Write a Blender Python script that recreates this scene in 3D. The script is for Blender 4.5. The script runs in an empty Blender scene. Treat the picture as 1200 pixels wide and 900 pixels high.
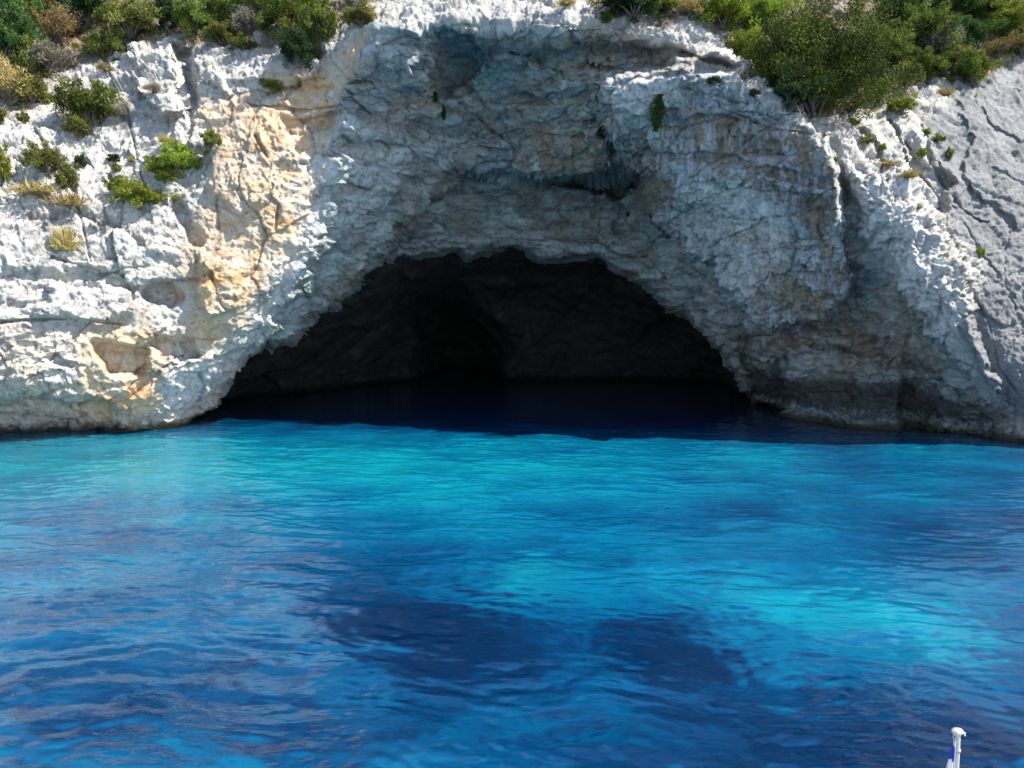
import bpy, math, random
import numpy as np
from mathutils import Vector, Matrix

S = bpy.context.scene
C = S.collection
rng = np.random.default_rng(7)
random.seed(7)

# ------------------------------------------------------------------ camera
F = 906.0                       # focal length in pixels of the 1200 px wide photo
PITCH = math.atan(80 / F)
CAM = np.array([0.0, 0.0, 5.0])
cp, sp = math.cos(PITCH), math.sin(PITCH)

def P(u, v, d):
    """world point at distance y = d in the direction of photo pixel (u, v)"""
    u = np.asarray(u, float); v = np.asarray(v, float)
    x = (u - 600) / F; w = -(v - 450) / F
    dy = cp + w * sp; dz = -sp + w * cp
    t = d / dy
    return np.stack([x * t + CAM[0], dy * t, dz * t + CAM[2]], -1)

cam = bpy.data.cameras.new('camera')
co = bpy.data.objects.new('camera', cam); C.objects.link(co)
co.location = CAM; co.rotation_euler = (math.radians(90) - PITCH, 0, 0)
cam.sensor_width = 36; cam.lens = F / 1200 * 36
cam.clip_start = 0.05; cam.clip_end = 5000
S.camera = co

# ------------------------------------------------------------------ noise in numpy
def h3(ix, iy, iz, seed):
    h = (ix.astype(np.int64) * 73856093) ^ (iy.astype(np.int64) * 19349663) ^ (iz.astype(np.int64) * 83492791) ^ (seed * 2654435761)
    h = (h & 0xffffffff).astype(np.uint32)
    h ^= h >> np.uint32(15); h *= np.uint32(0x2c1b3c6d); h ^= h >> np.uint32(12)
    h *= np.uint32(0x297a2d39); h ^= h >> np.uint32(15)
    return h
G = rng.normal(size=(256, 3)).astype(np.float32); G /= np.linalg.norm(G, axis=1)[:, None]
R3 = rng.random((4096, 3)).astype(np.float32)

def perlin(p, scale, seed=0, st=(1, 1, 1)):
    q = p * (np.array(st) / scale)
    i = np.floor(q).astype(np.int64); f = (q - i).astype(np.float32)
    w = f * f * f * (f * (f * 6 - 15) + 10)
    out = 0
    for a in (0, 1):
        for b in (0, 1):
            for c in (0, 1):
                g = G[h3(i[..., 0] + a, i[..., 1] + b, i[..., 2] + c, seed) & np.uint32(255)]
                dt = g[..., 0] * (f[..., 0] - a) + g[..., 1] * (f[..., 1] - b) + g[..., 2] * (f[..., 2] - c)
                wt = (w[..., 0] if a else 1 - w[..., 0]) * (w[..., 1] if b else 1 - w[..., 1]) * (w[..., 2] if c else 1 - w[..., 2])
                out = out + dt * wt
    return out * 1.6

def fbm(p, scale, octs=4, seed=0, st=(1, 1, 1), gain=0.5, ridged=False):
    o = 0; a = 1
    for k in range(octs):
        n = perlin(p, scale / 2 ** k, seed + k * 17, st)
        o = o + a * ((1 - 2 * np.abs(n)) if ridged else n); a *= gain
    return o

def facet(p, scale, seed=0, st=(1, 1, 1), tilt=0.6):
    """blocky rock: each cell is a tilted plane; returns (height, crack distance)"""
    q = (p * (np.array(st) / scale)).astype(np.float32)
    i = np.floor(q).astype(np.int64)
    f1 = np.full(q.shape[:-1], 9e9, np.float32); f2 = f1.copy(); out = np.zeros_like(f1)
    for a in (-1, 0, 1):
        for b in (-1, 0, 1):
            for c in (-1, 0, 1):
                h = h3(i[..., 0] + a, i[..., 1] + b, i[..., 2] + c, seed)
                j = R3[h & np.uint32(4095)]
                dx = q[..., 0] - (i[..., 0] + a + j[..., 0]); dy = q[..., 1] - (i[..., 1] + b + j[..., 1]); dz = q[..., 2] - (i[..., 2] + c + j[..., 2])
                d = dx * dx + dy * dy + dz * dz
                k = (h >> np.uint32(12)) & np.uint32(255)
                g = G[k]
                val = (g[..., 0] * dx + g[..., 1] * dy + g[..., 2] * dz) * tilt + (j[..., 0] + j[..., 1] - 1)*0.6
                nearer = d < f1
                f2 = np.where(nearer, f1, np.minimum(f2, d))
                out = np.where(nearer, val, out); f1 = np.where(nearer, d, f1)
    return out, np.sqrt(f2) - np.sqrt(f1)

def sm(a, b, x):
    t = np.clip((x - a) / (b - a), 0, 1); return t * t * (3 - 2 * t)

def poly_sd(u, v, poly):
    """signed distance in pixels, positive inside"""
    poly = np.array(poly, float); n = len(poly)
    best = np.full(u.shape, 1e9); ins = np.zeros(u.shape, bool)
    for k in range(n):
        a = poly[k]; b = poly[(k + 1) % n]; e = b - a
        t = np.clip(((u - a[0]) * e[0] + (v - a[1]) * e[1]) / (e @ e + 1e-9), 0, 1)
        d = np.hypot(u - a[0] - t * e[0], v - a[1] - t * e[1]); best = np.minimum(best, d)
        cr = ((a[1] > v) != (b[1] > v)) & (u < (b[0] - a[0]) * (v - a[1]) / (b[1] - a[1] + 1e-12) + a[0])
        ins ^= cr
    return np.where(ins, best, -best)

# ------------------------------------------------------------------ depth of the cliff: survey points (pixel, pixel, metres)
W = lambda v: 5 * F / (v - 370)
pts = [
 # left cliff, from outside the frame inwards
 (-600,520,22),(-600,300,24),(-600,100,33),(-600,-100,46),(-300,520,26),(-300,300,27),(-300,100,34.5),(-300,-100,46),(-300,-300,58),
 (-80,560,31),(0,560,33),(0,512,32.0),(0,490,31.6),(0,465,30.6),(0,420,29.9),(0,330,30.4),(0,250,31.5),(0,180,33.3),(0,100,36),(0,0,43),
 (60,495,32.0),(60,455,30.9),(100,560,33.8),(100,510,32.6),(100,480,31.9),(100,440,31.0),(100,350,31.5),(100,250,32.5),(100,180,34.0),(100,100,36.6),(100,0,42.5),
 (200,560,35),(200,503,34.3),(200,470,33.7),(200,430,32.6),(200,350,32.6),(200,250,33.4),(200,170,34.7),(200,100,36.2),(190,50,38.6),(200,0,42),
 (250,500,37.6),(240,488,37.0),(240,460,35.2),(255,430,33.9),(300,400,34.6),(290,350,33.4),(290,300,33.6),(290,200,34.1),(290,120,35.1),(290,50,37.6),(290,0,40.5),
 (340,330,34.4),(360,260,34.6),(385,190,34.9),(350,150,34.7),(350,100,35.2),(350,50,36.6),(380,0,38.5),(400,110,34.8),(420,60,34.3),(440,35,33.8),(440,0,36.2),
 # alcove left wall
 (300,440,38.5),(350,385,38),(400,330,38.2),(440,290,39.5),(400,250,37),(425,190,36.8),(440,140,36),(460,90,35.4),(470,200,37.2),(480,250,39),(460,60,33.6),
 (500,160,38.2),(510,110,37.6),(530,60,36.5),(540,205,41.8),(500,290,42.6),
 # back of the alcove
 (560,100,39.6),(600,60,36.0),(600,100,38.0),(650,110,37.6),(620,160,38.6),(680,160,38.2),(700,200,38.4),(640,205,38.8),(600,213,41.0),(640,232,43.0),
 (700,225,43.4),(745,215,42.6),(560,250,43.0),(560,290,43.2),(640,300,42.6),(700,290,42.6),(740,260,42.4),(790,330,40.6),(830,380,39.0),
 (600,270,43.0),
 # roof lip and slope above
 (480,25,33.3),(480,0,35.5),(540,28,32.4),(540,0,34.8),(600,25,32.0),(600,0,34.3),(660,28,31.5),(660,0,34),(720,30,31.3),(720,0,34.4),(780,28,31.6),(780,0,34),
 (640,45,33.2),(700,60,33.2),(760,60,32.8),
 # right wall
 (700,90,34.4),(760,100,33.6),(720,130,34.4),(760,150,34.0),(770,200,35.0),(800,240,35.6),(800,280,37.4),(755,232,38.4),(820,120,32.8),(820,70,32.0),(850,50,32.6),
 (870,160,32.6),(870,230,33.4),(860,300,34.6),(850,350,35.6),(870,380,36.2),(870,420,38.4),(900,100,31.9),(950,135,31.4),(940,200,31.8),(940,280,33.0),(930,350,34.2),(920,385,34.6),(930,410,36.3),
 (920,440,37.2),(905,470,39.6),(900,500,40.5),(930,490,37.9),(940,465,37.4),(960,440,36.4),(1000,500,35.0),(1000,460,35.2),(1000,400,34.2),(1010,340,33.0),
 (990,270,31.6),(985,210,30.6),(1000,180,30.4),(1040,260,30.0),(1070,330,29.8),(1090,390,30.2),(1060,400,32.0),(1060,470,34.0),(1060,502,34.2),(1110,430,31.6),(1130,480,32.6),
 (1140,510,33.0),(1160,460,30.6),(1175,500,31.2),(1195,520,30.4),(1000,560,35),(1200,560,30.5),(900,560,40),
 # right slab
 (1130,400,29.8),(1170,440,29.4),(1200,480,29.4),(1200,400,29.6),(1200,300,30.5),(1200,200,32.4),(1200,120,34.4),(1200,60,37),(1200,0,39),
 (1100,300,30.0),(1120,220,30.8),(1100,150,32.4),(1060,200,30.8),(1030,150,31.6),(960,150,31.2),(1000,130,32.4),(1060,110,34),(1100,90,35),(1140,60,36.4),(1100,0,39.5),
 (960,100,33.5),(900,60,34),(900,0,37.5),(1000,60,35.8),(1000,0,38.5),
 (1300,540,27.5),(1300,400,28.9),(1300,250,31.0),(1300,100,34.5),(1300,0,38),(1500,560,24),(1500,300,28.5),(1500,100,30),(1500,0,36),(1900,540,18),(1900,250,20),(1900,0,30),
 # hillside above the frame
 (-600,-300,60),(0,-120,48),(200,-120,46),(400,-120,43),(600,-120,40),(800,-120,42),(1000,-120,46),(1200,-120,48),(1500,-120,44),
 (0,-300,62),(300,-300,60),(600,-300,56),(900,-300,58),(1200,-300,62),(1500,-300,58),(1900,-300,50),(0,-420,74),(600,-420,70),(1200,-420,74),(1800,-420,66),(-600,-420,74),
 (450,560,40),(700,560,41),(400,480,40),(560,440,42.5),(700,440,42.5),(830,440,41.5),(600,370,44.5),(500,370,43.5),
]
pts = np.array(pts, float)
def tps_fit(p, val, lam=0.02):
    n = len(p); q = p / 200.0
    d = np.linalg.norm(q[:, None] - q[None], axis=2)
    K = np.where(d > 0, d, 0) + 0                       # linear-biharmonic blend keeps it local
    K = K ** 1.5
    A = np.zeros((n + 3, n + 3)); A[:n, :n] = K + lam * np.eye(n) * -1
    A[:n, n] = 1; A[:n, n + 1:] = q; A[n, :n] = 1; A[n + 1:, :n] = q.T
    w = np.linalg.solve(A, np.concatenate([val, [0, 0, 0]]))
    return q, w
def tps_eval(fit, u, v):
    q, w = fit; n = len(q); out = w[n] + w[n + 1] * u / 200 + w[n + 2] * v / 200
    for k in range(n):
        out = out + w[k] * np.hypot(u / 200 - q[k, 0], v / 200 - q[k, 1]) ** 1.5
    return out

ARCH = [(205,560),(222,498),(240,486),(258,462),(300,415),(345,398),(375,370),(410,343),(430,318),(465,301),(500,297),(530,291),(548,306),(575,296),
        (600,292),(625,304),(640,309),(670,307),(700,300),(726,316),(760,338),(790,362),(818,385),(832,402),(855,438),(880,470),(912,478),(920,500),(920,560)]

def grid_lines(segs):
    out = []
    for a, b, s in segs:
        n = max(1, int(round((b - a) / s))); out += list(np.linspace(a, b, n, endpoint=False))
    out.append(segs[-1][1]); return np.array(out)

KK = 1.0
U1 = grid_lines([(-700, -200, 12), (-200, -20, 4 * KK), (-20, 1220, 1.3 * KK), (1220, 1400, 4 * KK), (1400, 2000, 12)])
V1 = grid_lines([(-420, -120, 10), (-120, -15, 3.5 * KK), (-15, 535, 1.25 * KK), (535, 640, 6)])

def up(coarse_u, coarse_v, arr, U, V):
    """bilinear resample of a coarse raster"""
    fu = np.interp(U, coarse_u, np.arange(len(coarse_u))); fv = np.interp(V, coarse_v, np.arange(len(coarse_v)))
    i0 = np.minimum(fv.astype(int), len(coarse_v) - 2); j0 = np.minimum(fu.astype(int), len(coarse_u) - 2)
    a = (fv - i0)[:, None]; b = (fu - j0)[None]
    A = arr[i0][:, j0]; B = arr[i0][:, j0 + 1]; Cc = arr[i0 + 1][:, j0]; D = arr[i0 + 1][:, j0 + 1]
    return A * (1 - a) * (1 - b) + B * (1 - a) * b + Cc * a * (1 - b) + D * a * b

CU = np.arange(-704, 2008, 8.0); CV = np.arange(-424, 648, 8.0)
cuu, cvv = np.meshgrid(CU, CV)
fit = tps_fit(pts[:, :2], pts[:, 2])
DEPTH_C = tps_eval(fit, cuu, cvv)
def depth_front(U, V): return up(CU, CV, DEPTH_C, U, V)

def grid_normals(p):
    du = np.gradient(p, axis=1); dv = np.gradient(p, axis=0)
    n = np.cross(dv, du); n /= np.linalg.norm(n, axis=2)[..., None] + 1e-9
    if np.mean(n[..., 1]) > 0: n = -n
    return n

def grid_mesh(name, p, keep=None, smooth=True, want=(0, -1, 0.3)):
    r, c = p.shape[:2]
    idx = np.arange(r * c).reshape(r, c)
    i, j = r // 2, c // 2
    fn = np.cross(p[i + 9, j] - p[i, j], p[i, j + 9] - p[i, j])
    flip = fn @ np.array(want) < 0
    q = np.stack([idx[:-1, :-1], idx[1:, :-1], idx[1:, 1:], idx[:-1, 1:]], -1).reshape(-1, 4)
    if flip: q = q[:, ::-1]
    if keep is not None:
        k = (keep[:-1, :-1] & keep[1:, :-1] & keep[1:, 1:] & keep[:-1, 1:]).reshape(-1); q = q[k]
    me = bpy.data.meshes.new(name)
    me.vertices.add(r * c); me.vertices.foreach_set('co', p.reshape(-1).astype(np.float32))
    me.loops.add(q.size); me.loops.foreach_set('vertex_index', q.reshape(-1).astype(np.int32))
    me.polygons.add(len(q)); me.polygons.foreach_set('loop_start', (np.arange(len(q)) * 4).astype(np.int32))
    if smooth: me.polygons.foreach_set('use_smooth', np.ones(len(q), bool))
    me.update(calc_edges=True); me.validate()
    return me

def attr(me, name, val):
    a = me.attributes.new(name, 'FLOAT', 'POINT'); a.data.foreach_set('value', val.reshape(-1).astype(np.float32))

def link(name, me, mat=None, parent=None, **props):
    o = bpy.data.objects.new(name, me); C.objects.link(o)
    if mat is not None and me is not None and not me.materials: me.materials.append(mat)
    if parent is not None: o.parent = parent
    for k, v in props.items(): o[k] = v
    return o

# ------------------------------------------------------------------ the cliff sheet
uu, vv = np.meshgrid(U1, V1)
D1 = depth_front(U1, V1)
P0 = P(uu, vv, D1)
wob = fbm(P0, 1.8, 5, 61, (1, 1, 1), 0.6)
# ledges, ribs, hollows: outline in the survey photo, how far it stands out (m), softness, raggedness
PLATES = [
 ([(612,150),(700,143),(712,175),(722,200),(690,206),(640,218),(612,214),(590,200),(606,180)], 0.8, 4, 5),
 ([(690,88),(760,80),(830,64),(900,100),(960,150),(985,200),(1000,330),(962,383),(880,380),(868,360),(850,335),(815,292),(790,268),(762,252),(748,215),(720,190),(704,140)], 1.25, 6, 10),
 ([(400,120),(470,158),(548,172),(572,188),(520,218),(486,262),(444,300),(400,335),(345,385),(310,412),(298,400),(345,320),(368,250),(385,190)], 0.5, 9, 10),
 ([(508,42),(555,36),(562,70),(548,104),(522,112),(508,88)], -1.0, 9, 8),
 ([(598,60),(740,52),(800,60),(860,84),(800,78),(720,84),(640,80)], -0.7, 5, 5),
 ([(610,96),(680,92),(694,104),(640,112),(600,108)], 0.35, 3, 4),
 ([(470,66),(505,60),(512,92),(490,104),(468,90)], 0.5, 5, 6),
 ([(600,118),(690,112),(700,140),(620,146)], 0.3, 3, 6),
 ([(640,214),(690,204),(752,202),(752,218),(722,234),(690,218)], -1.5, 4, 4),
 ([(720,240),(750,250),(740,280),(718,290)], -0.5, 6, 5),
 ([(436,318),(470,272),(500,238),(546,206),(596,209),(640,219),(690,209),(752,208),(760,252),(800,290),(842,334),(870,362),(880,400),(860,450),(830,460),(700,460),(500,460),(420,420),(400,372)], -1.5, 5, 7),
 ([(870,398),(1000,380),(1050,410),(1110,440),(1080,520),(860,520)], -0.5, 8, 9),
 ([(922,405),(1055,415),(1060,520),(918,520),(914,470)], 0.7, 5, 7),
 ([(868,420),(908,425),(912,475),(880,474)], -0.9, 6, 6),
 ([(1090,440),(1130,455),(1180,515),(1100,512)], 0.4, 5, 7),
 ([(985,205),(1060,205),(1100,260),(1130,330),(1185,505),(1165,500),(1120,425),(1085,390),(1040,320),(1000,240)], 0.6, 7, 12),
 ([(960,150),(1000,165),(1030,220),(1000,215),(970,205)], 0.4, 4, 8),
 ([(1060,170),(1110,205),(1115,270),(1070,230)], -0.6, 5, 10),
 ([(560,66),(640,60),(700,66),(760,74),(700,78),(620,80),(560,78)], 0.35, 3, 5),
 ([(575,108),(700,104),(706,116),(640,122),(575,120)], -0.35, 3, 5),
 ([(480,118),(560,108),(572,130),(520,150),(484,140)], 0.5, 5, 8),
 ([(700,96),(860,88),(940,130),(860,140),(770,140),(712,130)], 0.4, 3, 6),
 ([(720,176),(860,182),(980,212),(985,222),(860,194),(720,188)], -0.3, 2, 4),
 ([(815,290),(860,280),(900,300),(905,340),(860,352),(840,330)], 0.6, 5, 7),
 ([(480,265),(600,280),(700,285),(780,320),(760,330),(700,300),(600,292),(480,290)], 0.6, 4, 6),
 ([(500,225),(560,222),(600,236),(560,262),(500,262)], -0.5, 7, 8),
 ([(620,236),(690,240),(700,262),(640,268)], 0.5, 6, 8),
 ([(150,55),(200,52),(216,78),(226,128),(190,140),(160,100)], 0.9, 4, 10),
 ([(204,56),(226,58),(232,120),(222,140),(206,110)], -1.4, 5, 5),
 ([(228,62),(330,60),(375,72),(360,98),(270,104),(230,96)], 0.6, 4, 8),
 ([(268,98),(360,90),(352,104),(268,106)], -0.4, 4, 3),
 ([(0,462),(60,468),(120,470),(135,500),(80,530),(-80,540),(-300,520),(-300,460)], -0.9, 6, 7),
 ([(108,402),(172,408),(165,440),(128,436)], -0.8, 6, 8),
 ([(176,396),(226,398),(232,416),(190,420)], -0.7, 5, 7),
 ([(160,338),(200,330),(212,345),(200,360),(170,352)], -0.8, 5, 6),
 ([(235,300),(285,312),(280,360),(245,375),(232,340)], 0.5, 3, 6),
 ([(205,235),(222,250),(232,285),(222,290),(208,262)], -0.5, 4, 8),
 ([(60,330),(150,335),(165,372),(100,378),(40,370)], 0.45, 4, 9),
 ([(0,255),(90,258),(160,280),(150,320),(60,318),(-60,310)], 0.4, 6, 10),
 ([(20,425),(100,430),(110,460),(0,462)], 0.35, 4, 8),
 ([(180,440),(250,425),(240,470),(200,495),(150,500),(160,460)], 0.4, 4, 9),
 ([(250,170),(330,150),(340,210),(280,250),(245,225)], 0.4, 6, 12),
 ([(330,140),(400,130),(392,150),(340,160)], -0.5, 3, 4),
 ([(1120,120),(1200,110),(1300,200),(1200,260),(1140,210)], 0.3, 4, 10),
]
CRACKS = [([(1078,150),(1092,195),(1112,225),(1140,250),(1160,262)], .22), ([(1150,82),(1140,120),(1160,150),(1196,168)], .18), ([(1118,240),(1150,300),(1190,350)], .14), ([(1160,200),(1200,215),(1260,260)], .15),
 ([(1130,330),(1160,380),(1170,430),(1198,470)], .16), ([(1180,262),(1176,330),(1200,380)], .12), ([(1040,140),(1060,190),(1100,230),(1120,300)], .4), ([(1010,150),(1030,185),(1042,230)], .35),
 ([(246,318),(256,352),(268,368)], .2), ([(290,120),(345,128),(410,124)], .3), ([(60,300),(120,318),(180,312)], .3), ([(0,378),(80,372),(160,382)], .4), ([(120,60),(150,140),(168,215)], .3),
 ([(40,150),(90,230),(110,330)], .25), ([(300,160),(330,215),(322,270)], .3), ([(700,100),(704,150),(722,205)], .4), ([(760,130),(840,126),(900,150),(960,160)], .3), ([(540,120),(600,170),(596,210)], .4), ([(470,160),(520,215),(470,290)], .3), ([(800,60),(880,90),(920,110)], .4)]
def strip(pl_, w=1.7):
    pl_ = np.array(pl_, float); t = np.gradient(pl_, axis=0); n = np.stack([-t[:, 1], t[:, 0]], 1); n /= np.linalg.norm(n, axis=1)[:, None]
    ww = np.linspace(1, 0.35, len(pl_))[:, None] * w
    return [tuple(q) for q in np.vstack([pl_ + n * ww, (pl_ - n * ww)[::-1]])]
PLATES += [(strip(c_), -a_, 1.3, 2.0) for c_, a_ in CRACKS]
for kp, (poly, amt, sf, wrp) in enumerate(PLATES):
    amt = amt * (1.5 if kp < 17 else 1.0)
    x0, y0 = np.min(poly, 0) - 40; x1, y1 = np.max(poly, 0) + 40
    ju = (U1 > x0) & (U1 < x1); iv = (V1 > y0) & (V1 < y1)
    sl_ = np.ix_(iv, ju)
    gs_ = 1.5 if sf < 2 else 4.0; gu = np.arange(x0, x1 + 4, gs_); gv = np.arange(y0, y1 + 4, gs_)
    a = up(gu, gv, poly_sd(*np.meshgrid(gu, gv), poly), U1[ju], V1[iv]) + wrp * wob[sl_]
    D1[sl_] -= amt * sm(-sf, sf, a)
def cliff_top(q):
    """above the brow the hill flattens out and runs inland"""
    k0 = int(np.argmin(np.abs(V1 + 70))); back = (V1[k0] - V1[:k0])[:, None]
    q[:k0] = q[k0]
    q[:k0, :, 1] += back * 0.5; q[:k0, :, 2] += 5 * (1 - np.exp(-back * 0.5 / 16))
    return q
P0 = cliff_top(P(uu, vv, D1))

def pmask(poly, soft, warp=0, seed=3):
    a = poly_sd(cuu, cvv, poly); a = up(CU, CV, a, U1, V1)
    if warp: a = a + warp * fbm(P0, 2.2, 4, seed)
    return sm(-soft, soft, a)

# regions of the rock, outlined on the cliff
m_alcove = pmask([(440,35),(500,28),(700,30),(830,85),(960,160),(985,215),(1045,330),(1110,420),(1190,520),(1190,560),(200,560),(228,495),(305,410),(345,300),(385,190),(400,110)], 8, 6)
m_slab = pmask([(1085,160),(1110,110),(1150,80),(1300,60),(2000,100),(2000,640),(1240,640),(1200,520),(1160,455),(1130,400),(1140,300),(1105,220)], 10, 14, 9)
m_nose = pmask([(960,150),(1010,170),(1060,200),(1110,250),(1140,320),(1135,400),(1090,410),(1050,340),(1000,230),(975,200)], 14, 8, 11)
m_veg = pmask([(-700,-420),(2000,-420),(2000,20),(1230,50),(1200,62),(1150,92),(1110,100),(1065,105),(1040,120),(1010,130),(950,132),(905,100),(860,62),(830,25),(790,22),(745,18),(705,18),(690,-8),(450,-8),(400,32),(385,62),
                (350,66),(300,45),(255,44),(180,50),(150,56),(105,70),(70,95),(45,118),(0,130),(-100,120),(-300,100),(-700,60)], 8, 16, 13)
m_rough = pmask([(0,300),(230,300),(290,200),(380,110),(430,40),(300,60),(160,60),(60,130),(-700,120),(-700,560),(230,560),(230,490),(120,430)], 30, 10, 17)
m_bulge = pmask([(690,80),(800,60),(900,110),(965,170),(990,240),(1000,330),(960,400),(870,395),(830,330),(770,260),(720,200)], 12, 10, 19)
m_wet = pmask([(880,425),(940,440),(1000,440),(1060,450),(1120,455),(1200,515),(1200,560),(860,560)], 12, 14, 23)
m_ochre = np.clip(pmask([(90,385),(150,370),(190,400),(180,470),(150,500),(90,480)], 22, 18, 29) * 1.0
      + pmask([(240,120),(330,90),(400,60),(440,50),(395,130),(370,230),(330,330),(270,400),(215,400),(210,300),(240,230)], 22, 22, 31) * 1.0
      + pmask([(390,0),(440,0),(450,25),(400,25)], 8, 5, 33)
      + pmask([(0,385),(60,385),(60,500),(0,500)], 20, 14, 35) * 0.35, 0, 1)
m_tan = np.clip(pmask([(600,45),(720,30),(820,70),(800,100),(700,100),(620,80)], 12, 14, 37) * 0.6
      + pmask([(620,150),(700,150),(716,205),(640,212),(600,195)], 8, 4, 39)
      + pmask([(720,150),(770,160),(800,230),(760,245),(720,190)], 10, 12, 41) * 0.9
      + pmask([(800,120),(960,160),(990,250),(1000,330),(960,320),(930,240),(860,200),(790,200)], 14, 22, 43) * 0.85
      + pmask([(860,300),(1060,340),(1120,420),(1000,440),(870,400)], 20, 25, 45) * 0.9, 0, 1)
m_white = np.clip(pmask([(330,330),(352,240),(372,190),(385,190),(372,260),(345,330),(300,400),(240,450),(200,480),(190,440),(270,420)], 16, 14, 47)
      + pmask([(860,195),(900,190),(915,300),(870,390),(800,320),(780,260),(820,230)], 20, 22, 49) * 0.5
      + pmask([(1000,210),(1060,210),(1130,330),(1110,380),(1060,330)], 16, 18, 51) * 0.7
      + pmask([(700,85),(760,80),(800,110),(740,140),(710,130)], 10, 10, 53) * 0.7
      + pmask([(400,140),(470,160),(560,170),(480,210),(430,240),(390,300),(400,200)], 16, 18, 55) * 0.5, 0, 1)

m_rim = np.zeros_like(m_alcove)
p = P0
fine0 = fbm(p, 0.5, 3, 172)
warp = np.stack([fbm(p, 2.5, 3, 101), fbm(p, 2.5, 3, 102), fbm(p, 2.5, 3, 103)], -1)
pw = p + 0.28 * warp
tilt = np.array([[1, 0, 0.12], [0, 1, 0.2], [-0.12, 0, 1]])      # bedding dips gently
pb = (p + 0.2 * warp) @ tilt.T
zb = p[..., 2] + 0.10 * p[..., 0] + 0.15 * p[..., 1] + 0.35 * fbm(p, 5.0, 3, 171) + 0.06 * fine0
f_big, c_big = facet(pw, 3.2, 1, (1, 1, 1), 0.7)
f_mid, c_mid = facet(pw, 1.25, 2, (1, 1, 1.15), 0.8)
f_sml, c_sml = facet(pw, 0.5, 3, (1, 1, 1), 0.9)
f_tny, c_tny = facet(pw, 0.22, 4, (1, 1, 1), 1.0)
s_big, cs_big = facet(pb, 2.6, 5, (0.45, 0.8, 2.4), 0.8)          # bedded blocks
s_mid, cs_mid = facet(pb, 1.3, 6, (0.4, 0.8, 2.6), 0.8)
v_mid, cv_mid = facet(pw, 0.8, 7, (2.0, 1.2, 0.4), 0.8)           # vertical flutes
rid = fbm(pw, 0.9, 5, 110, (1, 1, 1), 0.55, True)
soft = fbm(p, 4.0, 3, 120)
fine = fbm(pw, 0.35, 3, 130, (1, 1, 1), 0.6)

def strata(th, seed):
    t = zb / th + 0.25 * fbm(p, 3.0, 2, seed); i = np.floor(t); f = t - i
    r0 = R3[(i.astype(int) * 7919 + seed * 131) & 4095][..., 0]; r1 = R3[((i.astype(int) + 1) * 7919 + seed * 131) & 4095][..., 0]
    return mix(r0, r1, sm(0.88, 1.0, f)) - 0.5 + 0.25 * f
def mix(a, b, m): return a * (1 - m) + b * m
st1 = strata(1.5, 181) * sm(-0.5, 0.3, fbm(p, 5.0, 2, 183)); st2 = strata(0.5, 182) * sm(-0.3, 0.4, fbm(p, 2.5, 2, 184))
hf = fbm(pw, 0.30, 4, 150, (1, 1, 1), 0.75, True) - 1.2
karst = 0.20 * st1 + 0.12 * st2 + 0.26 * f_big + 0.24 * f_mid + 0.11 * f_sml + 0.05 * f_tny + 0.12 * s_mid + 0.07 * (rid - 0.9) + 0.035 * hf
smooth_face = 0.18 * f_big + 0.12 * f_mid + 0.05 * f_sml + 0.02 * f_tny + 0.03 * hf + 0.08 * (rid - 0.9) - 0.10 * np.exp(-c_big / 0.02)
alc = 0.60 * st1 + 0.30 * st2 + 0.30 * s_big + 0.16 * s_mid + 0.14 * f_mid + 0.25 * f_big + 0.07 * f_sml + 0.02 * f_tny + 0.10 * (rid - 0.9) + 0.03 * hf - 0.08 * np.exp(-cs_big / 0.03)
bul = 0.45 * st1 + 0.15 * st2 + 0.20 * s_big + 0.16 * v_mid + 0.16 * f_mid + 0.14 * f_big + 0.07 * f_sml + 0.02 * f_tny + 0.12 * (rid - 0.9) + 0.04 * hf - 0.12 * np.exp(-cs_big / 0.025)
nose = 0.20 * v_mid + 0.14 * f_mid + 0.10 * f_sml + 0.06 * f_tny + 0.20 * (rid - 0.9) + 0.06 * hf
slab = 0.14 * f_big + 0.08 * f_mid + 0.05 * f_sml + 0.03 * f_tny + 0.03 * hf - 0.05 * np.exp(-c_big / 0.012) + 0.06 * (rid - 0.9)
def mix(a, b, m): return a * (1 - m) + b * m
disp = mix(mix(karst, smooth_face, 0.35), karst, m_rough)
disp = mix(disp, smooth_face, m_ochre * 0.6)
disp = mix(disp, alc, m_alcove); disp = mix(disp, bul, m_bulge * m_alcove); disp = mix(disp, nose, m_nose); disp = mix(disp, slab, m_slab)
disp = disp + 0.15 * soft
edge = np.clip(1 - (np.maximum(-uu - 40, 0) + np.maximum(uu - 1240, 0)) / 300, 0.6, 1)
N0 = grid_normals(cliff_top(P(uu, vv, depth_front(U1, V1))))
# smooth the guide normals a little so that the relief does not fold
P1 = P0 + N0 * disp[..., None]
hole = up(CU, CV, poly_sd(cuu, cvv, ARCH), U1, V1) + 3 + 4.5 * fbm(p, 2.4, 4, 140)
curl = np.clip(hole, 0, 30)
P1 += ((P1 - CAM) / np.linalg.norm(P1 - CAM, axis=2)[..., None]) * (0.9 * sm(-4, 5, hole) + curl * 0.25)[..., None]   # the lip of the mouth rolls back into the cave
keep = hole < 7
me = grid_mesh('cliff', P1, keep)
low = np.exp(-np.maximum(P1[..., 2], 0) / 0.35)
attr(me, 'ochre', m_ochre); attr(me, 'tan', m_tan); attr(me, 'white', m_white); attr(me, 'soil', m_veg)
attr(me, 'alcove', m_alcove); attr(me, 'slab', m_slab); attr(me, 'wet', m_wet); attr(me, 'bulge', m_bulge)
crack = np.exp(-mix(c_big, cs_big, m_alcove) / 0.02) * (0.8 - 0.5 * m_slab) + 0.8 * sm(-0.5, -1.1, hf) * (1 - m_slab)
attr(me, 'crack', np.clip(crack, 0, 1))
cliff_me = me

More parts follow.
